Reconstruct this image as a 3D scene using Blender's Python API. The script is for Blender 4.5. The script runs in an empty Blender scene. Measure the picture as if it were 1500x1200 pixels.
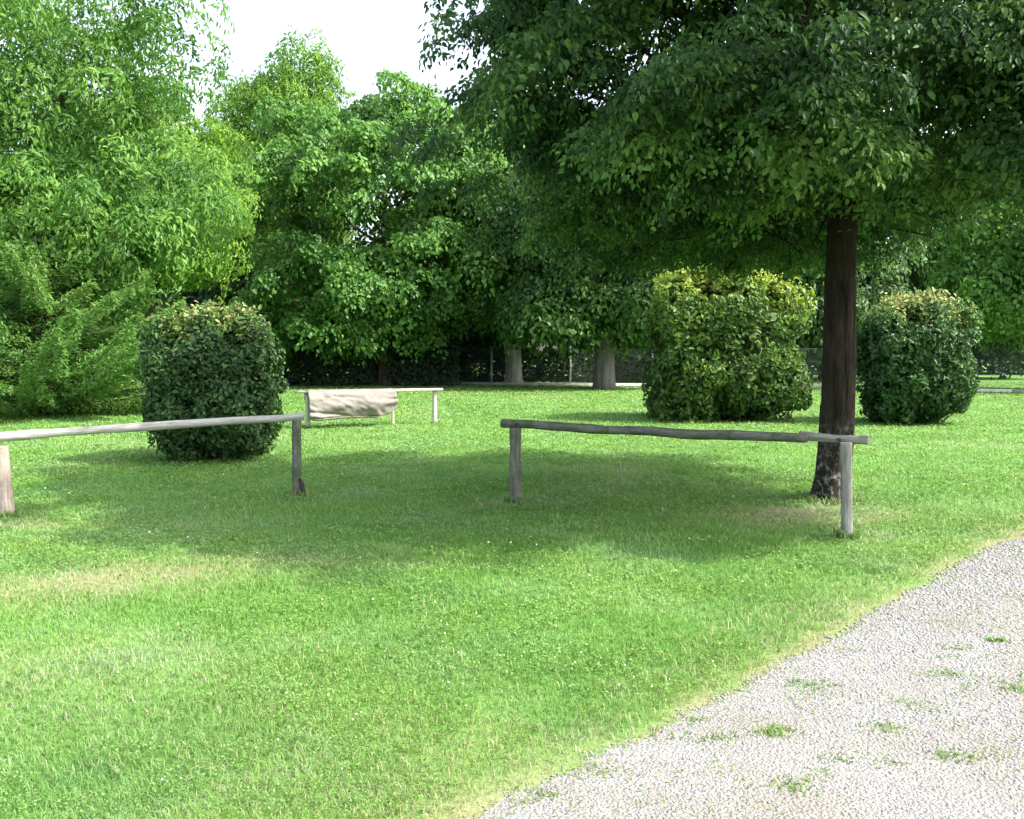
import bpy, math
import numpy as np

sc = bpy.context.scene
R = math.radians
# ------------------------------------------------------------------ camera, sky, sun, exposure
cam_d = bpy.data.cameras.new("camera")
cam = bpy.data.objects.new("camera", cam_d)
sc.collection.objects.link(cam)
cam.location = (0, 0, 1.6)
cam.rotation_euler = (R(90 - 3.52), 0, 0)
cam_d.sensor_width = 36
cam_d.lens = 31.2
cam_d.clip_start = 0.05
cam_d.clip_end = 2000
sc.camera = cam

SUN_EL, SUN_AZ = 50.0, 106.0        # azimuth measured from +Y towards +X
w = bpy.data.worlds.new("World")
sc.world = w
w.use_nodes = True
wn = w.node_tree
bg = wn.nodes["Background"]
sky = wn.nodes.new("ShaderNodeTexSky")
sky.sky_type = 'NISHITA'
sky.sun_disc = False
sky.sun_elevation = R(SUN_EL)
sky.sun_rotation = R(SUN_AZ)
sky.air_density = 1.0
sky.dust_density = 4.0
sky.ozone_density = 1.0
hs = wn.nodes.new("ShaderNodeHueSaturation")      # thin bright overcast veil: hardly any blue left
hs.inputs["Saturation"].default_value = 0.55
hs.inputs["Value"].default_value = 1.3
wn.links.new(sky.outputs[0], hs.inputs["Color"])
wn.links.new(hs.outputs[0], bg.inputs["Color"])
bg.inputs["Strength"].default_value = 0.15

sl = bpy.data.lights.new("sun", 'SUN')
sl.energy = 3.5
sl.angle = R(0.6)
sl.color = (1.0, 0.94, 0.82)
so = bpy.data.objects.new("sun", sl)
sc.collection.objects.link(so)
so.rotation_euler = (R(90 - SUN_EL), 0, R(180 - SUN_AZ))   # -Z of the lamp points away from the sun
so.location = (30, 0, 40)

sc.view_settings.view_transform = 'Standard'
sc.view_settings.look = 'None'
sc.view_settings.gamma = 1
sc.view_settings.exposure = 1.5
sc.cycles.max_bounces = 8
sc.cycles.transmission_bounces = 6

# ------------------------------------------------------------------ helpers
rng = np.random.default_rng(7)
COL = sc.collection


def mesh_obj(name, verts, faces_list, mat, parent=None, attrs=None, smooth=False, loc=None):
    """faces_list: list of (n,k) int arrays (all faces with k corners). attrs: {name: per-vertex float array}."""
    me = bpy.data.meshes.new(name)
    v = np.asarray(verts, dtype=np.float32)
    me.vertices.add(len(v))
    me.vertices.foreach_set("co", v.ravel())
    loops = np.concatenate([np.asarray(f).ravel() for f in faces_list]).astype(np.int32)
    tot = np.concatenate([np.full(len(f), np.asarray(f).shape[1]) for f in faces_list]).astype(np.int32)
    start = np.concatenate([[0], np.cumsum(tot)[:-1]]).astype(np.int32)
    me.loops.add(len(loops))
    me.loops.foreach_set("vertex_index", loops)
    me.polygons.add(len(tot))
    me.polygons.foreach_set("loop_start", start)
    me.polygons.foreach_set("loop_total", tot)
    if smooth:
        me.polygons.foreach_set("use_smooth", np.ones(len(tot), dtype=bool))
    me.update(calc_edges=True)
    for k, a in (attrs or {}).items():
        at = me.attributes.new(k, 'FLOAT', 'POINT')
        at.data.foreach_set("value", np.asarray(a, dtype=np.float32))
    me.materials.append(mat)
    o = bpy.data.objects.new(name, me)
    COL.objects.link(o)
    if parent is not None:
        o.parent = parent
    if loc is not None:
        o.location = loc
    return o


def empty(name, loc, label, cat, group=None, rz=0):
    o = bpy.data.objects.new(name, None)
    COL.objects.link(o)
    o.empty_display_size = 0.2
    o.location = loc
    o.rotation_euler = (0, 0, rz)
    o["label"] = label
    o["category"] = cat
    if group:
        o["group"] = group
    return o


def unit(a):
    return a / np.maximum(np.linalg.norm(a, axis=-1, keepdims=True), 1e-9)


class MB:
    """Collects vertices and faces for one mesh."""
    def __init__(s):
        s.v, s.q, s.t, s.n = [], [], [], 0

    def tube(s, pts, rad, seg=8, cap=True, rough=0.0, g=rng, squash=1.0):
        pts = np.asarray(pts, float)
        rad = np.asarray(rad, float)
        n = len(pts)
        tan = np.gradient(pts, axis=0) if n > 2 else np.repeat((pts[-1] - pts[0])[None], n, 0)
        tan = unit(tan)
        ref = np.array([0, 0, 1.0]) if abs(tan[0, 2]) < 0.8 else np.array([1.0, 0, 0])
        u = unit(np.cross(tan, ref))
        vv = np.cross(tan, u)
        a = np.linspace(0, 2 * math.pi, seg, endpoint=False)
        ring = np.cos(a)[None, :, None] * u[:, None] + squash * np.sin(a)[None, :, None] * vv[:, None]
        rr = rad[:, None] * (1 + rough * g.normal(size=(n, seg)))
        P = (pts[:, None] + ring * rr[..., None]).reshape(-1, 3)
        b = s.n
        i = np.arange(n - 1)[:, None] * seg
        j = np.arange(seg)[None]
        k = (j + 1) % seg
        s.q.append((np.stack([i + j, i + k, i + seg + k, i + seg + j], -1).reshape(-1, 4)) + b)
        s.v.append(P)
        s.n += len(P)
        if cap:
            for ring_i, c, fl in ((0, pts[0], 1), (n - 1, pts[-1], 0)):
                s.v.append(c[None])
                ci = s.n
                s.n += 1
                jj = np.arange(seg)
                kk = (jj + 1) % seg
                o = b + ring_i * seg
                s.t.append(np.stack([np.full(seg, ci), o + (kk if fl else jj), o + (jj if fl else kk)], -1))
        return s

    def box(s, c, size, rz=0, jit=0.0):
        c = np.asarray(c, float)
        h = np.asarray(size, float) / 2
        k = np.array([[x, y, z] for z in (-1, 1) for y in (-1, 1) for x in (-1, 1)], float) * h
        if jit:
            k += rng.normal(size=k.shape) * jit
        co, si = math.cos(rz), math.sin(rz)
        k = np.stack([k[:, 0] * co - k[:, 1] * si, k[:, 0] * si + k[:, 1] * co, k[:, 2]], -1) + c
        f = np.array([[0, 2, 3, 1], [4, 5, 7, 6], [0, 1, 5, 4], [2, 6, 7, 3], [0, 4, 6, 2], [1, 3, 7, 5]]) + s.n
        s.v.append(k)
        s.q.append(f)
        s.n += 8
        return s

    def build(s, name, mat, parent=None, smooth=False, loc=None):
        fl = []
        if s.q:
            fl.append(np.concatenate(s.q))
        if s.t:
            fl.append(np.concatenate(s.t))
        return mesh_obj(name, np.concatenate(s.v), fl, mat, parent, None, smooth, loc)


# ------------------------------------------------------------------ materials
def new_mat(name):
    m = bpy.data.materials.new(name)
    m.use_nodes = True
    nt = m.node_tree
    p = nt.nodes["Principled BSDF"]
    return m, nt, p


def ramp(nt, stops):
    r = nt.nodes.new("ShaderNodeValToRGB")
    e = r.color_ramp.elements
    while len(e) < len(stops):
        e.new(0.5)
    for el, (pos, c) in zip(e, stops):
        el.position = pos
        el.color = (*c, 1)
    return r


def noise(nt, scale, detail=4, rough=0.6, vec=None):
    n = nt.nodes.new("ShaderNodeTexNoise")
    n.inputs["Scale"].default_value = scale
    n.inputs["Detail"].default_value = detail
    n.inputs["Roughness"].default_value = rough
    if vec is not None:
        nt.links.new(vec, n.inputs["Vector"])
    return n


def leaf_mat(name, stops, rough=0.5, spec=0.35, trans=0.35, tcol=1.3):
    """Colour by each leaf's own tint; light shines through the leaf."""
    m, nt, p = new_mat(name)
    a = nt.nodes.new("ShaderNodeAttribute")
    a.attribute_name = "tint"
    r = ramp(nt, stops)
    nt.links.new(a.outputs["Fac"], r.inputs[0])
    nt.links.new(r.outputs[0], p.inputs["Base Color"])
    p.inputs["Roughness"].default_value = rough
    p.inputs["Specular IOR Level"].default_value = spec
    t = nt.nodes.new("ShaderNodeBsdfTranslucent")
    hv = nt.nodes.new("ShaderNodeHueSaturation")
    hv.inputs["Hue"].default_value = 0.485
    hv.inputs["Value"].default_value = tcol
    nt.links.new(r.outputs[0], hv.inputs["Color"])
    nt.links.new(hv.outputs[0], t.inputs["Color"])
    mx = nt.nodes.new("ShaderNodeMixShader")
    mx.inputs[0].default_value = trans
    nt.links.new(p.outputs[0], mx.inputs[1])
    nt.links.new(t.outputs[0], mx.inputs[2])
    nt.links.new(mx.outputs[0], nt.nodes["Material Output"].inputs["Surface"])
    return m


def bark_mat(name, dark, light, scale=9, stretch=0.18, bump=0.6, lichen=None):
    m, nt, p = new_mat(name)
    tc = nt.nodes.new("ShaderNodeTexCoord")
    mp = nt.nodes.new("ShaderNodeMapping")
    mp.inputs["Scale"].default_value = (1, 1, stretch)
    nt.links.new(tc.outputs["Object"], mp.inputs[0])
    n = noise(nt, scale, 6, 0.7, mp.outputs[0])
    r = ramp(nt, [(0.35, dark), (0.7, light)])
    nt.links.new(n.outputs[0], r.inputs[0])
    col = r.outputs[0]
    if lichen:
        n2 = noise(nt, 14, 5, 0.75, tc.outputs["Object"])
        r2 = ramp(nt, [(0.50, (0, 0, 0)), (0.66, (0.8, 0.8, 0.8))])
        nt.links.new(n2.outputs[0], r2.inputs[0])
        sx = nt.nodes.new("ShaderNodeSeparateXYZ")
        nt.links.new(tc.outputs["Object"], sx.inputs[0])
        mr = nt.nodes.new("ShaderNodeMapRange")           # lichen grows on the lowest metre only
        mr.inputs[1].default_value, mr.inputs[2].default_value = 1.0, 0.35
        nt.links.new(sx.outputs[2], mr.inputs[0])
        mu = nt.nodes.new("ShaderNodeMath")
        mu.operation = 'MULTIPLY'
        nt.links.new(r2.outputs[0], mu.inputs[0])
        nt.links.new(mr.outputs[0], mu.inputs[1])
        mx = nt.nodes.new("ShaderNodeMixRGB")
        nt.links.new(mu.outputs[0], mx.inputs[0])
        nt.links.new(col, mx.inputs[1])
        mx.inputs[2].default_value = (*lichen, 1)
        col = mx.outputs[0]
    nt.links.new(col, p.inputs["Base Color"])
    p.inputs["Roughness"].default_value = 0.9
    p.inputs["Specular IOR Level"].default_value = 0.15
    b = nt.nodes.new("ShaderNodeBump")
    b.inputs["Strength"].default_value = bump
    b.inputs["Distance"].default_value = 0.03
    nt.links.new(n.outputs[0], b.inputs["Height"])
    nt.links.new(b.outputs[0], p.inputs["Normal"])
    return m


def wood_mat(name, dark, mid, light, moss=None):
    """Weathered timber: grain along the object's X axis."""
    m, nt, p = new_mat(name)
    tc = nt.nodes.new("ShaderNodeTexCoord")
    mp = nt.nodes.new("ShaderNodeMapping")
    mp.inputs["Scale"].default_value = (1.2, 14, 14)
    nt.links.new(tc.outputs["Object"], mp.inputs[0])
    n = noise(nt, 3.0, 6, 0.7, mp.outputs[0])
    r = ramp(nt, [(0.3, dark), (0.5, mid), (0.72, light)])
    nt.links.new(n.outputs[0], r.inputs[0])
    col = r.outputs[0]
    if moss:
        n2 = noise(nt, 4.5, 5, 0.7, tc.outputs["Object"])
        r2 = ramp(nt, [(0.48, (0, 0, 0)), (0.62, (0.8, 0.8, 0.8))])
        nt.links.new(n2.outputs[0], r2.inputs[0])
        mx = nt.nodes.new("ShaderNodeMixRGB")
        nt.links.new(r2.outputs[0], mx.inputs[0])
        nt.links.new(col, mx.inputs[1])
        mx.inputs[2].default_value = (*moss, 1)
        col = mx.outputs[0]
    nt.links.new(col, p.inputs["Base Color"])
    p.inputs["Roughness"].default_value = 0.85
    p.inputs["Specular IOR Level"].default_value = 0.25
    b = nt.nodes.new("ShaderNodeBump")
    b.inputs["Strength"].default_value = 0.5
    b.inputs["Distance"].default_value = 0.01
    nt.links.new(n.outputs[0], b.inputs["Height"])
    nt.links.new(b.outputs[0], p.inputs["Normal"])
    return m


def plain_mat(name, a, b, scale=6, rough=0.8, bump=0.2, metal=0.0):
    m, nt, p = new_mat(name)
    tc = nt.nodes.new("ShaderNodeTexCoord")
    n = noise(nt, scale, 5, 0.65, tc.outputs["Object"])
    r = ramp(nt, [(0.35, a), (0.68, b)])
    nt.links.new(n.outputs[0], r.inputs[0])
    nt.links.new(r.outputs[0], p.inputs["Base Color"])
    p.inputs["Roughness"].default_value = rough
    p.inputs["Metallic"].default_value = metal
    bp = nt.nodes.new("ShaderNodeBump")
    bp.inputs["Strength"].default_value = bump
    bp.inputs["Distance"].default_value = 0.01
    nt.links.new(n.outputs[0], bp.inputs["Height"])
    nt.links.new(bp.outputs[0], p.inputs["Normal"])
    return m


# ------------------------------------------------------------------ value noise in numpy (for lawn patches and outlines)
_tab = rng.random((64, 64))


def vnoise(x, y, s):
    x, y = np.asarray(x) / s + 100.3, np.asarray(y) / s + 57.7
    xi, yi = np.floor(x).astype(int), np.floor(y).astype(int)
    fx, fy = x - xi, y - yi
    fx, fy = fx * fx * (3 - 2 * fx), fy * fy * (3 - 2 * fy)
    g = lambda a, b: _tab[a % 64, b % 64]
    return (g(xi, yi) * (1 - fx) + g(xi + 1, yi) * fx) * (1 - fy) + (g(xi, yi + 1) * (1 - fx) + g(xi + 1, yi + 1) * fx) * fy


# ------------------------------------------------------------------ lawn, gravel path
# path edge runs through (-0.12,2.97) and (4.45,7.64) and on across the view
PE0, PED = np.array([-0.12, 2.97]), unit(np.array([4.57, 4.67]))
PEN = np.array([PED[1], -PED[0]])          # points into the path


def edge_wob(a):
    return 0.10 * (vnoise(a, a * 0 + 3, 1.3) - 0.5) + 0.09 * (vnoise(a, a * 0 + 9, 0.35) - 0.5) + 0.04 * (vnoise(a, a * 0 + 13, 0.11) - 0.5)


def path_s(x, y):
    """signed distance into the path (positive = on the gravel), edge wobbling"""
    dx, dy = x - PE0[0], y - PE0[1]
    s = dx * PEN[0] + dy * PEN[1]
    a = dx * PED[0] + dy * PED[1]
    return s + edge_wob(a), a


PATH_W = 4.2


def ell(x, y, cx, cy, rx, ry, rot=0.0):
    c, s = math.cos(rot), math.sin(rot)
    u, v = (x - cx) * c + (y - cy) * s, -(x - cx) * s + (y - cy) * c
    return np.exp(-((u / rx) ** 2 + (v / ry) ** 2) * 1.2)


def dryness(x, y):
    d = 0.42 * ell(x, y, -2.5, 6.6, 1.05, 0.55, 0.30) + 0.42 * ell(x, y, -3.3, 5.95, 1.0, 0.50, 0.25)
    d += 0.15 * ell(x, y, -1.2, 6.75, 1.0, 0.3) + 0.85 * ell(x, y, 3.05, 8.85, 1.0, 0.55, 0.15) + 0.3 * ell(x, y, 3.2, 7.75, 0.35, 0.3)
    d += 0.45 * ell(x, y, 0.1, 9.5, 0.5, 0.25) + 0.35 * ell(x, y, -5.0, 8.6, 0.5, 0.3) + 0.3 * ell(x, y, -4.6, 8.3, 0.9, 0.3)
    s, a = path_s(x, y)
    d = d * (0.45 + 1.1 * vnoise(x, y, 0.28))
    d = d + (0.62 * np.exp(-np.abs(s) / 0.10) + 0.32 * np.exp(-np.abs(s + 0.1) / 0.3)) * (0.9 * vnoise(x + 3, y, 0.13) + 0.9 * vnoise(x + 3, y, 0.6)) + 0.5 * np.clip(vnoise(x, y, 1.9) - 0.58, 0, 1) + 0.25 * np.clip(vnoise(x + 31, y, 0.45) - 0.62, 0, 1)
    return np.clip(d, 0, 1)


def nonuni(lo, hi, flo, fhi, fine, ratio=1.25):
    a = list(np.arange(flo, fhi + fine / 2, fine))
    st = fine
    while a[-1] < hi:
        st *= ratio
        a.append(a[-1] + st)
    st = fine
    while a[0] > lo:
        st *= ratio
        a.insert(0, a[0] - st)
    return np.array(a)


gx, gy = nonuni(-700, 700, -9, 9, 0.12), nonuni(-300, 1100, 2, 16, 0.12)
X, Y = np.meshgrid(gx, gy)
nx, ny = len(gx), len(gy)
far = np.clip((np.hypot(X, Y) - 110) / 300, 0, 1)
V = np.stack([X, Y, 0 * X], -1).reshape(-1, 3)
i = (np.arange(ny - 1)[:, None] * nx + np.arange(nx - 1)[None]).ravel()
Q = np.stack([i, i + 1, i + nx + 1, i + nx], -1)

m, nt, p = new_mat("lawn_soil")
at = nt.nodes.new("ShaderNodeAttribute")
at.attribute_name = "dry"
tc = nt.nodes.new("ShaderNodeTexCoord")
n1 = noise(nt, 0.5, 6, 0.6, tc.outputs["Object"])
n2 = noise(nt, 30, 4, 0.7, tc.outputs["Object"])
rg = ramp(nt, [(0.3, (0.06, 0.15, 0.028)), (0.7, (0.11, 0.23, 0.055))])
nt.links.new(n1.outputs[0], rg.inputs[0])
rd = ramp(nt, [(0.3, (0.165, 0.155, 0.075)), (0.7, (0.27, 0.25, 0.15))])
nt.links.new(n2.outputs[0], rd.inputs[0])
mx = nt.nodes.new("ShaderNodeMixRGB")
nt.links.new(at.outputs["Fac"], mx.inputs[0])
nt.links.new(rg.outputs[0], mx.inputs[1])
nt.links.new(rd.outputs[0], mx.inputs[2])
nt.links.new(mx.outputs[0], p.inputs["Base Color"])
p.inputs["Roughness"].default_value = 1
p.inputs["Specular IOR Level"].default_value = 0.1
bp = nt.nodes.new("ShaderNodeBump")
bp.inputs["Strength"].default_value = 0.8
bp.inputs["Distance"].default_value = 0.02
nt.links.new(n2.outputs[0], bp.inputs["Height"])
nt.links.new(bp.outputs[0], p.inputs["Normal"])
o = mesh_obj("ground", V, [Q], m, attrs={"dry": dryness(X.ravel(), Y.ravel())})
o["kind"] = "structure"

# gravel sheet: strip along the edge direction with a wobbling border
av = np.arange(-14, 40, 0.025)
rows = []
for t in np.linspace(0, 1, 12):
    rows.append(t)
rows = np.array(rows)
base = PE0[None] + av[:, None] * PED[None]
wob = -edge_wob(av)
wob2 = PATH_W + 0.3 * (vnoise(av, av * 0 + 20, 1.1) - 0.5)
S = wob[:, None] * (1 - rows) + wob2[:, None] * rows
P2 = base[:, None] + S[..., None] * PEN
Vp = np.concatenate([P2, np.full(P2.shape[:2] + (1,), 0.004)], -1).reshape(-1, 3)
k = len(rows)
i = (np.arange(len(av) - 1)[:, None] * k + np.arange(k - 1)[None]).ravel()
Qp = np.stack([i, i + 1, i + k + 1, i + k], -1)[:, ::-1]
m, nt, p = new_mat("gravel_bed")
tc = nt.nodes.new("ShaderNodeTexCoord")
vo = nt.nodes.new("ShaderNodeTexVoronoi")
vo.inputs["Scale"].default_value = 70
nt.links.new(tc.outputs["Object"], vo.inputs["Vector"])
n1 = noise(nt, 1.6, 6, 0.65, tc.outputs["Object"])
r1 = ramp(nt, [(0.35, (0.185, 0.172, 0.145)), (0.6, (0.235, 0.232, 0.225))])
nt.links.new(n1.outputs[0], r1.inputs[0])
mx = nt.nodes.new("ShaderNodeMixRGB")
mx.blend_type = 'MULTIPLY'
mx.inputs[0].default_value = 0.5
nt.links.new(r1.outputs[0], mx.inputs[1])
r2 = ramp(nt, [(0.0, (0.45, 0.45, 0.45)), (1.0, (1, 1, 1))])
sp = nt.nodes.new("ShaderNodeSeparateColor")
nt.links.new(vo.outputs["Color"], sp.inputs[0])
nt.links.new(sp.outputs[0], r2.inputs[0])
nt.links.new(r2.outputs[0], mx.inputs[2])
nt.links.new(mx.outputs[0], p.inputs["Base Color"])
p.inputs["Roughness"].default_value = 0.95
bp = nt.nodes.new("ShaderNodeBump")
bp.inputs["Strength"].default_value = 0.9
bp.inputs["Distance"].default_value = 0.012
bp.invert = True
nt.links.new(vo.outputs["Distance"], bp.inputs["Height"])
nt.links.new(bp.outputs[0], p.inputs["Normal"])
o = mesh_obj("path", Vp, [Qp], m)
o["kind"] = "structure"

# loose stones lying on it
NS = 210000
a = rng.random(NS * 5) ** 1.0 * 12.5 - 3.5
s = rng.random(NS * 5) * (PATH_W + 0.25) - 0.12
xy = PE0 + a[:, None] * PED + s[:, None] * PEN
d = np.hypot(xy[:, 0], xy[:, 1])
ss, _ = path_s(xy[:, 0], xy[:, 1])
keep = (d > 2.2) & (d < 12) & (np.abs(xy[:, 0]) < 0.68 * xy[:, 1] + 3.0) & (xy[:, 1] > 0) & (rng.random(len(d)) < np.clip(3.6 / d, 0, 1) ** 1.1)
keep &= rng.random(len(d)) < np.clip(0.12 + 0.5 * np.exp(np.minimum(ss, 0) / 0.05) + ss / 0.3, 0.0, 1)
keep &= rng.random(len(d)) < 0.30 + 1.6 * np.clip(vnoise(xy[:, 0] + 40, xy[:, 1], 0.8) * 0.6 + vnoise(xy[:, 0], xy[:, 1] + 40, 0.25) * 0.4 - 0.22, 0, 1)
xy, d = xy[keep], d[keep]
if len(xy) > NS:
    xy, d = xy[:NS], d[:NS]
n = len(xy)
sz = np.exp(np.clip(rng.normal(size=n), -2.5, 1.9) * 0.42) * 0.0029 * np.clip(d / 3.6, 1, 2)
oct_v = np.array([[1, 0, 0], [0, 1, 0], [-1, 0, 0], [0, -1, 0], [0, 0, 1], [0.7, 0.7, 0.62], [-0.7, 0.65, 0.6], [-0.6, -0.7, 0.66], [0.7, -0.6, 0.6]], float)
oct_f = np.array([[0, 1, 5], [1, 2, 6], [2, 3, 7], [3, 0, 8], [1, 6, 5], [2, 7, 6], [3, 8, 7], [0, 5, 8], [5, 6, 4], [6, 7, 4], [7, 8, 4], [8, 5, 4]])
ang = rng.random(n) * 6.283
ov = oct_v[None] * (1 + 0.22 * rng.normal(size=(n, 9, 3))) * sz[:, None, None] * np.stack([1 + 0.5 * rng.random(n), np.ones(n), 0.75 + 0 * ang], -1)[:, None]
c_, s_ = np.cos(ang)[:, None], np.sin(ang)[:, None]
ov = np.stack([ov[..., 0] * c_ - ov[..., 1] * s_, ov[..., 0] * s_ + ov[..., 1] * c_, ov[..., 2]], -1)
ov += np.concatenate([xy, np.full((n, 1), 0.003)], -1)[:, None]
ff = (oct_f[None] + (np.arange(n) * 9)[:, None, None]).reshape(-1, 3)
m, nt, p = new_mat("gravel_stone")
a_ = nt.nodes.new("ShaderNodeAttribute")
a_.attribute_name = "tint"
r = ramp(nt, [(0, (0.13, 0.133, 0.137)), (0.2, (0.19, 0.195, 0.20)), (0.7, (0.235, 0.242, 0.25)), (0.86, (0.235, 0.215, 0.18)), (1, (0.33, 0.332, 0.335))])
nt.links.new(a_.outputs["Fac"], r.inputs[0])
nt.links.new(r.outputs[0], p.inputs["Base Color"])
p.inputs["Roughness"].default_value = 0.85
o = mesh_obj("gravel", ov.reshape(-1, 3), [ff], m, attrs={"tint": np.repeat(rng.random(n), 9)})
o["kind"] = "stuff"


def blades(xy, h, wd, lean, tint, z0=0.0):
    """bent grass blades: 5 verts, a quad and a tip"""
    n = len(xy)
    th = rng.random(n) * 6.283
    dr = np.stack([np.cos(th), np.sin(th)], -1)
    ph = th + 1.57 + rng.normal(size=n) * 0.5
    wd2 = np.stack([np.cos(ph), np.sin(ph)], -1) * (wd / 2)[:, None]
    b = np.concatenate([xy, np.full((n, 1), z0 - 0.003)], -1)
    mid = b + np.concatenate([dr * (lean * h * 0.3)[:, None], (h * 0.62)[:, None]], -1)
    tip = b + np.concatenate([dr * (lean * h)[:, None], (h * (1 - 0.25 * np.minimum(lean, 1.4)))[:, None]], -1)
    w3 = np.concatenate([wd2, np.zeros((n, 1))], -1)
    v = np.stack([b - w3, b + w3, mid + w3 * 0.8, mid - w3 * 0.8, tip], 1).reshape(-1, 3)
    k = np.arange(n) * 5
    return v, np.stack([k, k + 1, k + 2, k + 3], -1), np.stack([k + 3, k + 2, k + 4], -1), np.repeat(tint, 5)


GN = 620000
u = rng.random(GN)
dd = 2.5 * (52 / 2.5) ** u                      # density falls as 1/d^2
lat = (rng.random(GN) * 2 - 1) * (0.62 * dd + 1.6)
kp = rng.random(GN) < (0.62 * dd + 1.6) / (0.62 * dd + 1.6).max() * (dd.max() / dd) / ((0.62 * 2.5 + 1.6) / (0.62 * 52 + 1.6) * (52 / 2.5))
x, y = lat[kp], dd[kp]
ps, _ = path_s(x, y)
on = (ps < 0.30 * (vnoise(x, y, 0.16) - 0.35)) | (ps > PATH_W)
edge = np.clip(-ps / 0.16, 0.25, 1)
on &= rng.random(len(x)) < edge
dr = dryness(x, y)
on &= rng.random(len(x)) < 1 - 0.55 * dr
x, y, dr, ps = x[on], y[on], dr[on], ps[on]
sc_ = np.clip(y / 4.0, 0.8, 20)
clover = np.clip(vnoise(x + 7, y + 3, 0.55) * 0.6 + vnoise(x, y + 50, 0.17) * 0.4 - 0.5, 0, 0.5) * 2
hh = (0.022 + 0.020 * vnoise(x, y, 0.4) + 0.014 * rng.random(len(x))) * (1 - 0.35 * dr) * (1 + 0.02 * np.minimum(y, 30))
edge_tall = np.exp(-np.abs(ps + 0.3) / 0.2)
hh *= 1 + 0.5 * edge_tall * rng.random(len(x))
ww = 0.0042 * sc_ ** 0.92 * (0.7 + 0.6 * rng.random(len(x)))
tint = 0.42 + 0.20 * (rng.random(len(x)) - 0.5) + 0.30 * (vnoise(x, y, 1.1) - 0.5) + 0.22 * (vnoise(x + 90, y, 0.3) - 0.5) - 0.18 * clover
tint = np.clip(tint, 0.02, 0.72)
isdry = rng.random(len(x)) < np.clip(dr * 1.15 + 0.012, 0, 1)
tint[isdry] = 0.80 + 0.2 * rng.random(isdry.sum())
v, q, t, ta = blades(np.stack([x, y], -1), hh, ww, np.abs(rng.normal(size=len(x))) * 0.6 + 0.45, tint)
grass_m = leaf_mat("grass_blade", [(0.0, (0.056, 0.168, 0.022)), (0.4, (0.142, 0.280, 0.052)), (0.72, (0.25, 0.37, 0.115)), (0.80, (0.25, 0.28, 0.105)), (1.0, (0.36, 0.345, 0.20))], rough=0.55, spec=0.3, trans=0.38, tcol=1.25)
grass_parts = (v, q, t, ta, x, y, dr, sc_)

nt = grass_m.node_tree
tc = nt.nodes.new("ShaderNodeTexCoord")
nz = noise(nt, 0.8, 4, 0.6, tc.outputs["Object"])
rz_ = ramp(nt, [(0.46, (0, 0, 0)), (0.66, (0.75, 0.75, 0.75))])
nt.links.new(nz.outputs[0], rz_.inputs[0])
mx = nt.nodes.new("ShaderNodeMixRGB")
mx.blend_type = 'MULTIPLY'
mx.inputs[2].default_value = (1.08, 1.04, 1.85, 1)          # bluish, clover-rich patches
nt.links.new(rz_.outputs[0], mx.inputs[0])
src = [n_ for n_ in nt.nodes if n_.type == 'VALTORGB' and n_ is not rz_][0]
tgt_ = [l.to_socket for l in src.outputs[0].links]
nt.links.new(src.outputs[0], mx.inputs[1])
for t_ in tgt_:
    nt.links.new(mx.outputs[0], t_)

# tufts of weed in the gravel: positions read off the path, plus strays
wx = [(1.1, 3.24), (1.01, 3.19), (1.2, 3.3), (1.33, 3.47), (1.29, 3.41), (0.67, 3.61), (0.88, 3.61), (1.1, 3.66), (1.14, 3.7), (1.5, 3.38), (1.56, 3.66), (1.61, 3.71), (2.31, 4.59), (1.82, 4.0), (1.85, 3.92), (2.39, 4.16), (2.49, 4.25), (0.32, 3.32), (0.12, 3.14), (1.89, 3.47), (2.17, 4.34), (2.42, 4.76), (1.45, 4.21), (1.41, 4.12), (1.77, 3.44), (2.71, 4.87), (0.1, 3.11), (0.81, 3.8)]
bx, bh, bt, bw = [], [], [], []
for k, (a, b) in enumerate(wx):
    n = int(25 + 80 * rng.random() ** 2)
    sp = 0.022 + 0.03 * rng.random()
    bx.append(np.array([a, b]) + rng.normal(size=(n, 2)) * (sp * 1.35, sp * 0.75))
    bh.append((0.010 + 0.016 * rng.random(n)) * (0.7 + 0.6 * rng.random()))
    tk = np.clip(0.22 + 0.3 * (rng.random(n) - 0.5) + 0.1 * rng.normal(), 0, 0.7)
    bt.append(np.where(rng.random(n) < 0.3, 0.76 + 0.12 * rng.random(n), tk))
    bw.append(0.004 + 0.006 * rng.random(n))
st = rng.random((22000, 2)) * (9, PATH_W) + (-2, 0.0)
sxy = PE0 + st[:, :1] * PED + st[:, 1:] * PEN
kk = (vnoise(sxy[:, 0], sxy[:, 1], 0.30) * 0.55 + vnoise(sxy[:, 0] + 9, sxy[:, 1], 0.9) * 0.45 > 0.60 - 0.10 * np.exp(-((st[:, 1] - 1.75) / 0.55) ** 2)) | ((rng.random(22000) < 0.9 * np.exp(-st[:, 1] / 0.16)))
sxy = sxy[kk]
n = len(sxy)
bx.append(sxy)
bh.append(0.010 + 0.016 * rng.random(n))
tt = np.where(rng.random(n) < 0.55, 0.8 + 0.2 * rng.random(n), 0.2 + 0.4 * rng.random(n))
bt.append(tt)
bw.append(0.004 + 0.005 * rng.random(n))
bx = np.concatenate(bx)
v, q, t, ta = blades(bx, np.concatenate(bh), np.concatenate(bw), 0.6 + 0.8 * rng.random(len(bx)), np.concatenate(bt), 0.004)
o = mesh_obj("weeds", v, [q, t], grass_m, attrs={"tint": ta})
o["kind"] = "stuff"


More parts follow.
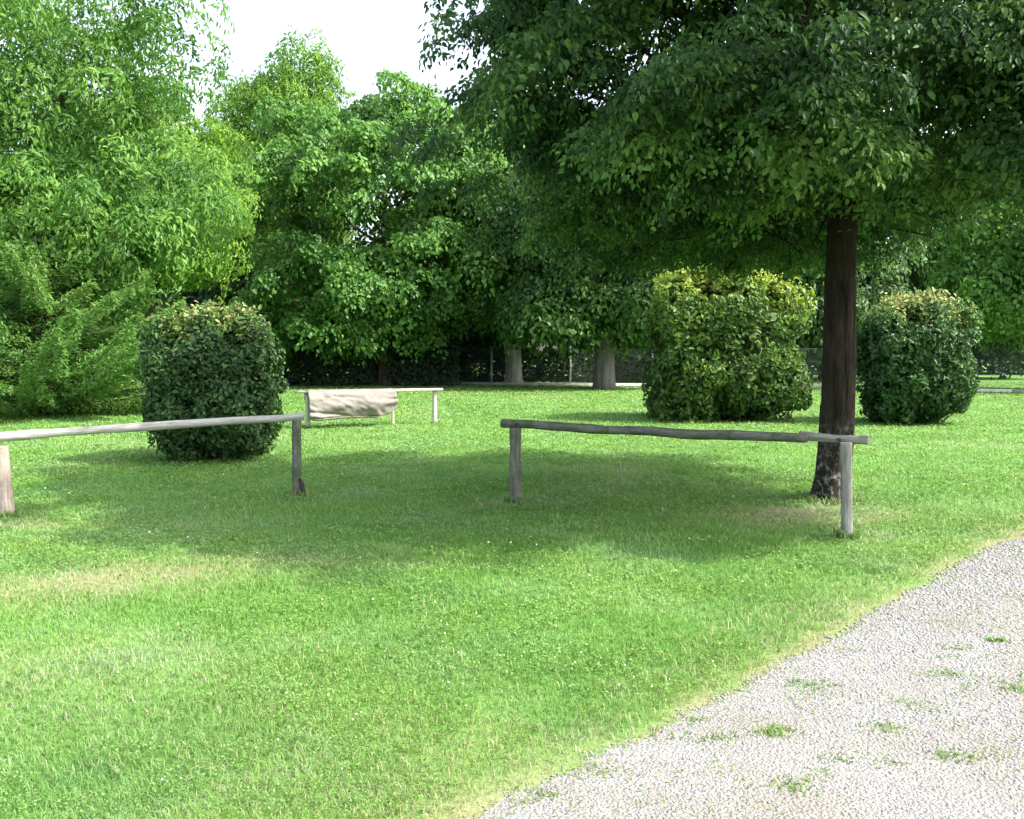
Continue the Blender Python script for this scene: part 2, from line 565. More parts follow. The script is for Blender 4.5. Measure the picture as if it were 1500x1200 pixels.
# ------------------------------------------------------------------ foliage
def leaves(C, N, L, asp=0.6, fold=0.22, droop=0.0, tdir=None):
    """folded pointed leaves at C with normals N and lengths L -> verts, tris"""
    n = len(C)
    t = rng.normal(size=(n, 3)) if tdir is None else tdir + 0.45 * rng.normal(size=(n, 3))
    t = t - N * (t * N).sum(-1, keepdims=True)
    t[:, 2] -= droop
    t = unit(t)
    b = unit(np.cross(N, t))
    N2 = np.cross(t, b)
    L = L[:, None]
    hw = L * asp * 0.5
    up = N2 * L * fold * 0.5
    v = np.stack([C - t * L * 0.5, C - t * L * 0.22 + b * hw * 0.92 + up, C + t * L * 0.18 + b * hw * 0.72 + up * 0.7, C + t * L * 0.5 - N2 * L * 0.14,
                  C + t * L * 0.18 - b * hw * 0.72 + up * 0.7, C - t * L * 0.22 - b * hw * 0.92 + up], 1).reshape(-1, 3)
    k = np.arange(n) * 6
    f = np.concatenate([np.stack([k, k + 3, k + 2, k + 1], -1), np.stack([k, k + 5, k + 4, k + 3], -1)])
    return v, f


# clover leaflets between the blades, and the clover's white heads
v, q, t, ta, x, y, dr, sc_ = grass_parts
cl = (vnoise(x + 7, y + 3, 0.8) * 0.6 + vnoise(x, y + 50, 0.2) * 0.4 > 0.47) & (rng.random(len(x)) < 0.8) & (dr < 0.5)
cx_, cy_, cs_ = x[cl] + 0.02 * rng.normal(size=cl.sum()), y[cl] + 0.02 * rng.normal(size=cl.sum()), np.clip(y[cl] / 4.0, 0.8, 20)
n = len(cx_)
cv, cf = leaves(np.stack([cx_, cy_, 0.016 + 0.026 * rng.random(n)], -1), unit(np.array([0, 0, 1.0]) + 0.40 * rng.normal(size=(n, 3))), 0.0108 * cs_ ** 0.9 * (0.6 + 0.8 * rng.random(n)), 0.85, fold=0.12)
ct_ = np.clip(0.40 + 0.14 * rng.normal(size=n) + 0.3 * (vnoise(cx_, cy_, 0.9) - 0.5), 0.05, 0.72)
tb, th_ = [], []
for (bx_, by_, br_, bn_) in ((0.05, 9.57, 0.09, 150), (2.94, 7.71, 0.075, 130), (-2.45, 10.03, 0.08, 140), (-5.02, 8.74, 0.11, 170), (3.52, 9.71, 0.26, 420), (-4.47, 19.33, 0.08, 60), (-1.80, 20.64, 0.08, 60)):
    an = rng.random(bn_) * 6.283
    rd_ = br_ * (1 + 0.6 * rng.random(bn_) ** 2)
    tb.append(np.stack([bx_ + np.cos(an) * rd_, by_ + np.sin(an) * rd_], -1))
    th_.append(0.05 + 0.07 * rng.random(bn_))
tb, th_ = np.concatenate(tb), np.concatenate(th_)
n = len(tb)
v3, q3, t3, a3 = blades(tb, th_, 0.010 + 0.006 * rng.random(n), 0.3 + 0.6 * rng.random(n), np.where(rng.random(n) < 0.25, 0.85, 0.15 + 0.45 * rng.random(n)))
b3 = len(v) + len(cv)
o = mesh_obj("grass", np.concatenate([v, cv, v3]), [q, t, cf + len(v), q3 + b3, t3 + b3], grass_m, attrs={"tint": np.concatenate([ta, np.repeat(ct_, 6), a3])})
o["kind"] = "stuff"
fl = rng.random(len(cx_)) < 0.003 * np.clip(vnoise(cx_, cy_ + 20, 0.9) * 2 - 0.4, 0, 1.5) * np.clip(12 / cy_, 0, 1)
fp = np.stack([cx_[fl], cy_[fl], 0.045 + 0.02 * rng.random(fl.sum())], -1)
n = len(fp)
fv = oct_v[None] * (0.0044 * np.clip(cy_[fl] / 4, 1, 1.8) * (0.7 + 0.6 * rng.random(n)))[:, None, None] + fp[:, None]
M_clover = plain_mat("clover_white", (0.50, 0.47, 0.42), (0.72, 0.70, 0.66), 60)
o = mesh_obj("clover_blossoms", fv.reshape(-1, 3), [(oct_f[None] + (np.arange(n) * 9)[:, None, None]).reshape(-1, 3)], M_clover)
o["kind"] = "stuff"


def sphere_dirs(n):
    return unit(rng.normal(size=(n, 3)))


def crown_clumps(blobs, n, shell=0.35, zmin=-1e9, skip=0.72, rvar=0.09):
    """clump centres near the surface of a union of ellipsoids -> centres, outward directions"""
    w_ = np.array([b[2] * (b[0][0] if False else 1.0) for b in [((0,), 0, (bl[1][0] * bl[1][1] + bl[1][1] * bl[1][2] + bl[1][0] * bl[1][2]) * (bl[2] if len(bl) > 2 else 1)) for bl in blobs]])
    w_ = w_ / w_.sum()
    cs, ns = [], []
    for bi, bl in enumerate(blobs):
        c, r = np.array(bl[0], float), np.array(bl[1], float)
        m_ = int(n * w_[bi] + 1)
        d_ = sphere_dirs(m_)
        k = 1 - shell * rng.random(m_) ** 1.6 + rvar * rng.normal(size=m_)
        pt = c + d_ * r * k[:, None]
        on_ = unit(d_ / r)
        ok = pt[:, 2] > zmin
        for bj, bl2 in enumerate(blobs):
            if bj != bi:
                e = (((pt - np.array(bl2[0])) / np.array(bl2[1])) ** 2).sum(-1)
                ok &= e > skip ** 2
        cs.append(pt[ok])
        ns.append(on_[ok])
    return np.concatenate(cs), np.concatenate(ns)


def clump_leaves(C, A, rad, per, L, flat=0.35, up=0.55, spread=0.55, droop=0.3, asp=0.6, tint0=0.5, tvar=0.22, lvar=0.3, ctint=None):
    """domed sprays of leaves round every clump centre"""
    n = len(C)
    ax = unit(A * (1 - up) + np.array([0, 0, 1.0]) * up + 0.25 * rng.normal(size=(n, 3)))
    cr = rad * (0.65 + 0.7 * rng.random(n))
    ct = (tint0 if ctint is None else ctint) + tvar * (1 if ctint is None else 0.6) * rng.normal(size=n)
    k = rng.poisson(per * (cr / rad) ** 1.5)
    idx = np.repeat(np.arange(n), k)
    m_ = len(idx)
    a = ax[idx]
    ref = unit(rng.normal(size=(m_, 3)))
    e1 = unit(ref - a * (ref * a).sum(-1, keepdims=True))
    rho = np.sqrt(rng.random(m_)) * (1 + 0.12 * rng.normal(size=m_))
    R_ = cr[idx]
    P = C[idx] + e1 * (rho * R_)[:, None] + a * (R_ * flat * (1 - 1.3 * rho ** 2 + 0.45 * rng.normal(size=m_)))[:, None]
    P[:, 2] -= droop * R_ * rho ** 2
    N = unit(a + spread * e1 * rho[:, None] + 0.42 * rng.normal(size=(m_, 3)))
    LL = L * (1 + lvar * rng.normal(size=m_)).clip(0.45, 1.7)
    v, f = leaves(P, N, LL, asp, droop=0.35, tdir=e1 * 0.8 + np.array([0, 0, -0.2]))
    tt = np.clip(ct[idx] + 0.16 * rng.normal(size=m_), 0.0, 1.0)
    return v, f, np.repeat(tt, 6)


def join(parts):
    vs, fs, ts, o = [], [], [], 0
    for v, f, t in parts:
        vs.append(v)
        fs.append(f + o)
        ts.append(t)
        o += len(v)
    return np.concatenate(vs), np.concatenate(fs), np.concatenate(ts)


def limb(mb, p0, p1, r0, r1, sag=0.0, n=7, seg=6):
    p0, p1 = np.array(p0, float), np.array(p1, float)
    t = np.linspace(0, 1, n)[:, None]
    pts = p0 * (1 - t) + p1 * t
    L = np.linalg.norm(p1 - p0)
    pts[:, 2] += (np.sin(t[:, 0] * math.pi) * sag * L)
    pts[1:-1] += rng.normal(size=(n - 2, 3)) * L * 0.025
    mb.tube(pts, r0 * (1 - t[:, 0]) + r1 * t[:, 0], seg, rough=0.05)


SEED = 57


def tree(name, loc, label, cat, blobs, n_clump, rad, per, L, lm, bm, trunk_r, trunk_h, lean=(0, 0), group=None,
         fill=0.25, zmin=-1e9, n_limb=14, limb_from=0.3, detail=False, bough=None, under=False, **kw):
    """blobs are given relative to the tree's base"""
    global rng
    rng = np.random.default_rng(int(abs(loc[0]) * 100) + SEED)
    root = empty(name, loc, label, cat, group)
    shell = kw.pop("shell", 0.35)
    rvar = kw.pop("rvar", 0.10)
    C, A = crown_clumps(blobs, n_clump, shell, zmin, rvar=rvar)
    ct = None
    if bough:                                  # every bough end carries several sprays, with gaps between the boughs
        nb_, Rb = bough
        n0 = len(C)
        ax = unit(A * 0.35 + np.array([0, 0, 0.85]) + 0.2 * rng.normal(size=(n0, 3)))
        idx = np.repeat(np.arange(n0), nb_)
        e = rng.normal(size=(len(idx), 3))
        a_ = ax[idx]
        e = unit(e - a_ * (e * a_).sum(-1, keepdims=True))
        rho = np.sqrt(rng.random(len(idx)))
        Rk = (Rb * (0.6 + 0.8 * rng.random(n0)))[idx]
        C1 = C[idx] + e * (rho * Rk)[:, None] - a_ * (Rk * 0.35 * rho ** 2)[:, None]
        C1 += A[idx] * (0.12 * Rb * rng.normal(size=len(idx)))[:, None]
        A1 = unit(A[idx] * 0.6 + e * rho[:, None] * 0.5)
        ok = C1[:, 2] > zmin
        ct = (kw.get("tint0", 0.5) + 0.19 * rng.normal(size=n0))[idx][ok]  # random bough tint: younger leaves, and sunlit clumps painted in by colour
        C1, A1 = C1[ok], A1[ok]
        parts = [clump_leaves(C1, A1, rad, per, L, ctint=ct, **kw)]
    else:
        parts = [clump_leaves(C, A, rad, per, L, **kw)]
    if fill > 0:
        C2, A2 = crown_clumps([(b[0], tuple(q * 0.68 for q in b[1]), b[2] if len(b) > 2 else 1) for b in blobs], int(n_clump * fill), 0.7, zmin, 0.3)
        kw2 = dict(kw)
        parts.append(clump_leaves(C2, A2, rad * 1.15, per * 0.8, L * 1.1, **kw2))
    v, f, t = join(parts)
    if under:                                  # underside: outer boughs hang lower than those by the trunk
        c6 = v.reshape(-1, 6, 3).mean(1)
        r6 = np.hypot(c6[:, 0], c6[:, 1])
        zl = np.where(c6[:, 1] < 0.5, 3.25 - 0.17 * r6, 2.75 + 0.05 * r6) + 0.40 * (vnoise(c6[:, 0], c6[:, 1], 0.55) - 0.5) - 0.25 * rng.random(len(c6)) ** 4
        kp6 = c6[:, 2] > zl
        v = v.reshape(-1, 6, 3)[kp6].reshape(-1, 3)
        t = t.reshape(-1, 6)[kp6].ravel()
        k6 = np.arange(kp6.sum()) * 6
        f = np.concatenate([np.stack([k6, k6 + 3, k6 + 2, k6 + 1], -1), np.stack([k6, k6 + 5, k6 + 4, k6 + 3], -1)])
    mesh_obj("crown", v, [f], lm, root, attrs={"tint": t})
    mb = MB()
    nseg, nr = (96, 420) if detail else (12, 16)
    z = np.linspace(-0.1, trunk_h, nr)
    tz = np.clip(z / trunk_h, 0, 1)
    flare = 1 + 0.20 * np.exp(-np.clip(z, 0, None) / 0.12) if detail else 1 + 0.18 * np.exp(-np.clip(z, 0, None) / 0.3)
    pts = np.stack([lean[0] * tz + 0.02 * np.sin(z * 1.7), lean[1] * tz, z], -1)
    mb.tube(pts, trunk_r * (1 - 0.72 * tz ** 1.3) * flare, nseg, rough=0.0)
    if detail:
        # buttress lobes and ridged bark pushed into the trunk surface
        P = mb.v[0]
        ax = np.repeat(pts, nseg, 0)
        rv = P - ax
        th = np.tile(np.linspace(0, 2 * math.pi, nseg, endpoint=False), nr)
        zz = P[:, 2]
        k = 1 + 0.16 * np.exp(-np.clip(zz, 0, None) / 0.22) * np.sin(5 * th + 0.6) + 0.05 * (vnoise(th * 3.2, zz, 0.55) - 0.5) + 0.07 * (vnoise(th * 4.0 + 5, zz * 1.0, 0.28) - 0.5) + 0.075 * (np.abs(vnoise(th * 5.2 + 0.8 * vnoise(th * 2, zz, 0.3), zz * 0.35, 0.22) - 0.5) * 2 - 0.4) + 0.03 * (vnoise(th * 6, zz * 2.2, 0.1) - 0.5)
        mb.v[0] = ax + rv * k[:, None]
    tgt = C[rng.choice(len(C), min(n_limb, len(C)), replace=False)]
    for q in tgt:
        z0 = min(max(q[2] * 0.62 * (0.7 + 0.5 * rng.random()), trunk_h * limb_from), trunk_h * 0.97)
        tzz = z0 / trunk_h
        p0 = (lean[0] * tzz, lean[1] * tzz, z0)
        r0 = trunk_r * (1 - 0.72 * tzz ** 1.3) * 0.42
        limb(mb, p0, q, r0, r0 * 0.2, 0.06, 8, 8 if detail else 5)
        if detail:
            pm = np.array(p0) * 0.45 + q * 0.55
            near = C[np.argsort(((C - pm) ** 2).sum(-1))[rng.integers(5, 60, 3)]]
            for q2 in near:
                limb(mb, pm, q2, r0 * 0.4, r0 * 0.1, 0.03, 6, 5)
    mb.build("trunk", bm, root, smooth=True)
    return root


G1 = [(0.0, (0.022, 0.055, 0.018)), (0.5, (0.048, 0.105, 0.030)), (1.0, (0.085, 0.165, 0.045))]
M_near = leaf_mat("broad_dark_leaf", [(0.0, (0.018, 0.052, 0.018)), (0.5, (0.044, 0.112, 0.030)), (0.8, (0.105, 0.215, 0.048)), (1.0, (0.17, 0.29, 0.075))], rough=0.5, spec=0.26, trans=0.38, tcol=1.5)
M_ash = leaf_mat("ash_leaf", [(0.0, (0.038, 0.115, 0.018)), (0.5, (0.085, 0.215, 0.032)), (1.0, (0.16, 0.31, 0.055))], trans=0.47, tcol=1.5)
M_yel = leaf_mat("yellow_green_leaf", [(0.0, (0.070, 0.175, 0.022)), (0.5, (0.13, 0.275, 0.032)), (1.0, (0.21, 0.36, 0.05))], trans=0.47, tcol=1.45)
M_maple = leaf_mat("maple_leaf", [(0.0, (0.032, 0.095, 0.018)), (0.5, (0.078, 0.205, 0.034)), (1.0, (0.14, 0.30, 0.055))], trans=0.40, tcol=1.4)
M_wood = leaf_mat("woodland_leaf", [(0.0, (0.018, 0.055, 0.014)), (0.5, (0.044, 0.115, 0.024)), (1.0, (0.10, 0.21, 0.04))], trans=0.36, tcol=1.4)
M_fir = leaf_mat("needle_spray", [(0.0, (0.046, 0.13, 0.022)), (0.5, (0.098, 0.222, 0.042)), (1.0, (0.19, 0.31, 0.085))], trans=0.45, tcol=1.45)
M_shrub = leaf_mat("shrub_leaf", [(0.0, (0.018, 0.050, 0.016)), (0.45, (0.052, 0.125, 0.032)), (0.70, (0.11, 0.21, 0.048)), (0.85, (0.20, 0.26, 0.07)), (1.0, (0.36, 0.36, 0.15))], rough=0.5, spec=0.3, trans=0.25)
M_shrub2 = leaf_mat("golden_shrub_leaf", [(0.0, (0.022, 0.055, 0.016)), (0.45, (0.075, 0.155, 0.028)), (0.70, (0.17, 0.28, 0.034)), (0.85, (0.24, 0.34, 0.035)), (1.0, (0.36, 0.39, 0.09))], rough=0.5, spec=0.3, trans=0.3)
M_hedge = leaf_mat("dark_shade_hedge_leaf", [(0.0, (0.010, 0.024, 0.012)), (0.6, (0.018, 0.042, 0.018)), (1.0, (0.04, 0.08, 0.03))], trans=0.15)  # very dark leaf: shade under the closed canopy is put into the colour
B_near = bark_mat("dark_bark", (0.010, 0.008, 0.007), (0.052, 0.040, 0.031), 16, 0.14, 1.0, lichen=(0.33, 0.34, 0.31))
B_far = bark_mat("brown_bark", (0.03, 0.024, 0.018), (0.09, 0.075, 0.06), 5, 0.2)
B_grey = bark_mat("grey_bark", (0.08, 0.075, 0.068), (0.22, 0.21, 0.195), 4, 0.15)
B_sunlit = bark_mat("sunlit_pale_bark", (0.13, 0.12, 0.11), (0.62, 0.60, 0.57), 7, 0.06)  # sunlight on the trunk is put into this pale bark colour

# the big tree by the rail
tree("shade_tree", (3.52, 9.71, 0), "large dark broadleaf tree shading the lawn, its thick trunk beside the right hitching rail", "tree",
     [((-0.38, -0.4, 5.95), (3.6, 3.6, 3.3)), ((-1.7, -1.3, 4.75), (2.2, 2.0, 1.6), 1.3), ((1.1, -1.3, 4.85), (1.7, 2.0, 1.4)), ((-0.65, -0.3, 3.75), (2.95, 3.4, 0.95)), ((-0.2, 1.3, 3.55), (3.1, 2.7, 0.95), 1.6), ((0.0, 0.0, 8.2), (2.6, 2.6, 2.0))],
     400, 0.26, 118, 0.056, M_near, B_near, 0.185, 8.2, lean=(0.22, 0.0), fill=2.6, zmin=2.55, n_limb=34, limb_from=0.47, detail=True, rvar=0.06, shell=0.40, under=True,
     bough=(12, 0.58), flat=0.25, up=0.68, droop=0.32, spread=0.45, asp=0.6, tint0=0.5, tvar=0.2)

# trees at the left
tree("ash_tree", (-13.6, 27.5, 0), "tall airy light green tree filling the upper left corner, sky showing through its edge", "tree",
     [((-1.0, 0, 9.6), (3.9, 4.0, 4.6)), ((3.3, -0.3, 11.2), (1.7, 1.9, 2.4), 0.4), ((2.6, -0.5, 6.4), (2.5, 2.5, 1.9)), ((-3, -0.5, 6), (3, 3, 2.6)), ((0.4, -2.6, 4.9), (3.8, 2.2, 2.2)), ((-3.4, -2.8, 3.6), (2.6, 2.0, 2.0))],
     1080, 0.62, 78, 0.16, M_ash, B_far, 0.26, 11, fill=0.25, n_limb=22, flat=0.3, up=0.4, droop=0.5, asp=0.42, tint0=0.5, tvar=0.24, shell=0.45)
tree("lime_tree", (-14.6, 37, 0), "soft yellow-green tree standing between the airy tall tree and the domed maple", "tree",
     [((0, 0, 8.6), (3.4, 3.2, 3.4)), ((1.0, -0.4, 7.0), (2.6, 3, 2.2)), ((-2.2, 0, 7.0), (3, 3, 2.6))],
     560, 0.7, 95, 0.17, M_yel, B_far, 0.25, 8, fill=0.2, n_limb=12, flat=0.35, up=0.35, droop=0.3, asp=0.5, tint0=0.5, tvar=0.2)
tree("poplar_tree", (-13.9, 57, 0), "tallest feathery yellow-green treetop rising behind the domed maple", "tree",
     [((0, 0, 13), (4.6, 4.2, 6.0)), ((0.7, 0, 18.4), (1.9, 1.9, 3.0)), ((-2.6, 0, 16.0), (2.2, 2, 2.8))],
     460, 0.9, 85, 0.24, M_yel, B_far, 0.35, 17, fill=0.2, n_limb=12, flat=0.5, up=0.5, droop=0.2, asp=0.4, tint0=0.35, tvar=0.22)
tree("maple_tree", (-6.5, 45.5, 0), "broad domed maple of layered leaves behind the far table rail", "tree",
     [((0, 0, 9.7), (6.4, 5.4, 5.8)), ((-1.6, -1.2, 5.0), (4.8, 4.0, 3.2)), ((2.6, -1.2, 5.4), (4.0, 3.8, 2.8))],
     230, 0.62, 66, 0.20, M_maple, B_far, 0.38, 10, fill=1.2, rvar=0.05, bough=(7, 1.25), zmin=1.7, n_limb=14, flat=0.28, up=0.62, droop=0.5, asp=0.7, tint0=0.52, tvar=0.2, shell=0.28)

# trees at the back, left to right
tree("leaning_lawn_tree", (4.33, 41.7, 0), "shady broadleaf tree on the lawn with a stout grey trunk in front of the kerb", "tree",
     [((-0.6, 0, 7.6), (5.0, 4.4, 4.4)), ((-2.2, -1.2, 4.0), (2.4, 2.2, 1.8)), ((1.6, -0.6, 4.2), (2.6, 2.2, 1.6))],
     430, 0.95, 110, 0.22, M_wood, B_grey, 0.50, 8, fill=0.3, zmin=2.6, n_limb=10, flat=0.35, up=0.5, droop=0.5, tint0=0.55, tvar=0.28)
tree("sunlit_trunk_tree", (0.07, 48.9, 0), "woodland tree just behind the wire fence, its striped trunk coloured pale as if sunlit", "tree",
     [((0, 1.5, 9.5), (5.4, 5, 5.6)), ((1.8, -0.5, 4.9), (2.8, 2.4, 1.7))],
     360, 1.15, 100, 0.27, M_wood, B_sunlit, 0.46, 10, fill=0.3, zmin=3.0, n_limb=9, flat=0.35, up=0.5, droop=0.4, tint0=0.5, tvar=0.25)
tree("young_lime_tree", (24.0, 39.5, 0), "bright green tree at the right edge behind the rounded shrub", "tree",
     [((0, 0, 6.2), (4.6, 4.2, 4.2)), ((-2.2, -0.8, 4.2), (2.8, 2.6, 2.2))],
     460, 0.8, 95, 0.20, M_ash, B_far, 0.28, 7, fill=0.25, zmin=3.0, n_limb=10, flat=0.35, up=0.45, droop=0.4, tint0=0.42, tvar=0.22)
wood_labels = [
    (-24.5, 50, 1.0, 0.3, "dark woodland tree furthest left beyond the lawn"),
    (-17.5, 63, 1.12, 1.4, "woodland tree behind the tall feathery treetop"),
    (-3.5, 62, 1.0, 4.4, "woodland tree in the shade behind the domed maple"),
    (7.5, 56, 1.05, 2.2, "woodland tree behind the fence and the stout grey trunk"),
    (14.5, 52, 1.0, 3.4, "woodland tree behind the wide golden shrub"),
    (20.5, 58, 1.08, 5.2, "woodland tree seen behind the big tree's trunk"),
    (31.0, 60, 1.0, 0.9, "woodland tree behind the bright green tree on the right"),
    (40.0, 78, 1.2, 2.7, "distant dark tree across the field beyond the fence"),
    (50.0, 74, 1.15, 4.0, "furthest right distant dark tree across the field"),
]
proto = None
for (x, y, s, rz, lab) in wood_labels:
    if proto is None:
        proto = tree("woodland_tree", (x, y, 0), lab, "tree",
                     [((0, 0, 8.0), (5.4, 5.2, 5.6)), ((2.5, -1, 4.6), (3.2, 3.0, 2.8)), ((-2.5, 1, 4.6), (3.2, 3.2, 2.8)), ((0, 2.6, 4.4), (3, 2.6, 2.6)), ((0.4, -2.6, 4.2), (3, 2.6, 2.6))],
                     430, 1.1, 95, 0.28, M_wood, B_far, 0.42, 9, group="trees of the wood behind the fence", fill=0.35, zmin=1.3, n_limb=9, flat=0.35, up=0.5, droop=0.4, tint0=0.42, tvar=0.24)
        r_ = proto
    else:
        r_ = proto.copy()
        COL.objects.link(r_)
        for ch in list(proto.children):
            c2 = ch.copy()
            COL.objects.link(c2)
            c2.parent = r_
    r_.location = (x, y, 0)
    r_.rotation_euler = (0, 0, rz)
    r_.scale = (s, s, s)
    r_["label"] = lab


# conifer with upswept boughs at the left
def conifer(loc, label):
    root = empty("young_larch", loc, label, "tree")
    mb = MB()
    H = 4.7
    z = np.linspace(-0.1, H, 14)
    mb.tube(np.stack([0.04 * np.sin(z), 0 * z, z], -1), 0.13 * (1 - 0.93 * np.clip(z / H, 0, 1)) + 0.005, 10, rough=0.03)
    Ps, Ns, Ts, Tn = [], [], [], []
    nb = 118
    for k in range(nb):
        f = (k + 0.5) / nb
        z0 = 0.35 + (H - 0.7) * f ** 1.15
        Lb = (4.2 * (1 - f ** 2.2) + 0.4) * (0.72 + 0.4 * rng.random())
        th = k * 2.39996 + 0.3 * rng.normal()
        n = 16
        t = np.linspace(0, 1, n)
        hz = np.array([math.cos(th), math.sin(th)])
        rise = (0.05 + 0.30 * f) * t - 0.5 * t * (1 - t) + (0.05 + 0.25 * rng.random()) * t ** 2.2
        pts = np.stack([hz[0] * t * Lb, hz[1] * t * Lb, z0 + Lb * rise * 0.62], -1)
        mb.tube(pts, 0.028 * (1 - 0.9 * t) * (0.6 + 0.8 * (1 - f)), 4, cap=False)
        # feathery side sprays hanging from the bough
        m_ = int(520 * Lb / 3 + 60)
        tt = 0.10 + 0.92 * rng.random(m_) ** 0.8
        base = np.stack([np.interp(tt, t, pts[:, i]) for i in range(3)], -1)
        side = np.array([-hz[1], hz[0], 0.0])
        wdt = 0.50 * np.sqrt(np.clip(1.06 - tt, 0, 1)) * (Lb / 3) ** 0.5
        off = (rng.random(m_) * 2 - 1) * wdt
        P = base + side * off[:, None]
        P[:, 2] += -0.30 * rng.random(m_) * (0.4 + np.abs(off)) + 0.05 * rng.normal(size=m_)
        fw = np.array([hz[0], hz[1], 0.25])
        Ts.append(unit(fw + side * np.sign(off)[:, None] * 0.8 + np.array([0, 0, -0.25])))
        Ns.append(unit(np.array([0, 0, 1.0]) + 0.65 * rng.normal(size=(m_, 3))))
        Ps.append(P)
        Tn.append(np.clip(0.42 + 0.15 * rng.normal() + 0.22 * (tt - 0.5) + 0.15 * rng.normal(size=m_), 0, 1))
    P, N, T = np.concatenate(Ps), np.concatenate(Ns), np.concatenate(Ts)
    v, f = leaves(P, N, 0.13 * (0.7 + 0.6 * rng.random(len(P))), 0.34, fold=0.1, tdir=T)
    mesh_obj("crown", v, [f], M_fir, root, attrs={"tint": np.repeat(np.concatenate(Tn), 6)})
    mb.build("trunk", B_far, root, smooth=True)
    return root


conifer((-12.4, 23.4, 0), "light green conifer with upswept feathery boughs behind the left dark shrub")


# ------------------------------------------------------------------ clipped shrubs
def shrub(name, loc, label, rx, ry, H, n, L, mat, pw=3.2, taper=0.12, top_tint=0.35, lean=0.0, up_shoots=600, gold=0.0, group=None, lump=0.21, slope=0.0):
    """clipped drum-shaped shrub; new shoots at the top are of a lighter colour"""
    root = empty(name, loc, label, "shrub", group)
    d = sphere_dirs(n)
    e = 2.0 / pw
    sg = np.sign(d) * np.abs(d) ** e
    k = (np.abs(d) ** pw).sum(-1) ** (-1 / pw)
    q = d * k[:, None]                                   # on the super-ellipsoid
    th = np.arctan2(q[:, 1], q[:, 0])
    z = (q[:, 2] + 1) / 2
    depth = 1 - 0.34 * rng.random(n) ** 1.8
    gap = (vnoise(th * 2.6 + 5, z * 8, 0.8) * 0.6 + vnoise(th * 7, z * 17 + 4, 0.8) * 0.4 < 0.40) & (rng.random(n) < 0.85)
    depth = np.where(gap, np.minimum(depth, 0.86 + 0.03 * rng.normal(size=n)), depth)
    lum = 1 + lump * (vnoise(th * 1.6 + 11, z * 3, 0.8) - 0.5) * 2 + lump * (vnoise(th * 4, z * 7, 0.8) - 0.5) * 1.3
    s = depth * lum
    zz = z * H
    tp = 1 - taper * np.clip(0.55 - z, 0, 1) * 2 - 0.10 * np.clip(z - 0.75, 0, 1) * 4
    P = np.stack([q[:, 0] * rx * s * tp, q[:, 1] * ry * s * tp, np.maximum(0.03, (q[:, 2] * s + 1) / 2 * H)], -1)
    P[:, 2] *= 1 - slope * np.clip(P[:, 0] / rx + 0.15, 0, 1)
    nrm = unit(np.stack([np.sign(q[:, 0]) * np.abs(q[:, 0]) ** (pw - 1) / rx, np.sign(q[:, 1]) * np.abs(q[:, 1]) ** (pw - 1) / ry, np.sign(q[:, 2]) * np.abs(q[:, 2]) ** (pw - 1) * 2 / H], -1))
    N = unit(nrm * 0.8 + np.array([0, 0, 0.45]) + 0.55 * rng.normal(size=(n, 3)))
    v, f = leaves(P, N, L * (0.65 + 0.7 * rng.random(n)), 0.55, droop=0.25)
    tn = 0.30 + 0.13 * rng.normal(size=n) + 0.22 * (vnoise(th * 3, z * 5, 0.9) - 0.5) + gold * np.clip((z - 0.3) * 1.2, 0, 1) * (depth > 0.86)
    new = np.clip((z - 0.78) / 0.2, 0, 1) * (depth > 0.88) * rng.random(n) ** 0.7
    tn = np.clip(tn + top_tint * new * 1.5, 0.0, 1)
    parts = [(v, f, np.repeat(tn, 6))]
    # short upright shoots breaking the clipped outline
    ns = up_shoots
    a = rng.random(ns) * 6.283
    rr = np.sqrt(rng.random(ns)) * 0.92
    x, y = np.cos(a) * rr * rx, np.sin(a) * rr * ry
    zt = H * (0.5 + 0.5 * np.clip(1 - rr ** pw, 0.05, 1) ** (1 / pw)) * 0.985
    per = 7
    hs_ = (0.04 + 0.10 * rng.random(ns) + 0.22 * rng.random(ns) ** 5) * H / 2.6
    kx = np.repeat(np.arange(ns), per)
    ti = np.tile(np.linspace(0, 1, per), ns)
    zt = zt * (1 - slope * np.clip(x / rx + 0.15, 0, 1))
    P2 = np.stack([x[kx] * 0.9, y[kx] * 0.9, zt[kx] + ti * hs_[kx]], -1) + 0.015 * rng.normal(size=(ns * per, 3))
    N2 = unit(rng.normal(size=(ns * per, 3)) + np.array([0, 0, 0.4]))
    v2, f2 = leaves(P2, N2, L * (0.75 + 0.4 * rng.random(ns * per)), 0.5)
    parts.append((v2, f2, np.repeat(np.clip(0.62 + top_tint * (0.3 + 0.8 * ti) * rng.random(ns * per) + 0.06 * rng.normal(size=ns * per), 0, 1), 6)))
    v, f, t = join(parts)
    mesh_obj("foliage", v, [f], mat, root, attrs={"tint": t})
    mb = MB()
    for k in range(16):
        a = rng.random() * 6.283
        r1 = 0.75 * rng.random() ** 0.5
        limb(mb, (0.12 * math.cos(a) * rx, 0.12 * math.sin(a) * ry, -0.03), (math.cos(a) * r1 * rx, math.sin(a) * r1 * ry, H * (0.5 + 0.35 * rng.random())), 0.035, 0.012, 0.05)
    mb.build("stem", B_far, root, smooth=True)
    return root


shrub("clipped_shrub", (-4.52, 13.6, 0), "rounded dark clipped shrub behind the left hitching rail", 1.03, 0.95, 2.22, 27000, 0.085, M_shrub, pw=2.9, taper=0.14, top_tint=0.42, up_shoots=420)
shrub("golden_shrub", (5.28, 22.2, 0), "widest clipped shrub with golden young leaves on its top, left of the big trunk", 1.76, 1.6, 3.70, 36000, 0.135, M_shrub2, pw=5.5, taper=0.0, top_tint=0.45, up_shoots=700, gold=0.32, slope=0.13)
shrub("clipped_shrub", (9.42, 20.9, 0), "clipped shrub with pale shoots on top, right of the big trunk", 1.25, 1.25, 2.84, 27000, 0.12, M_shrub, pw=3.2, taper=0.16, top_tint=0.5, up_shoots=560, gold=0.12)


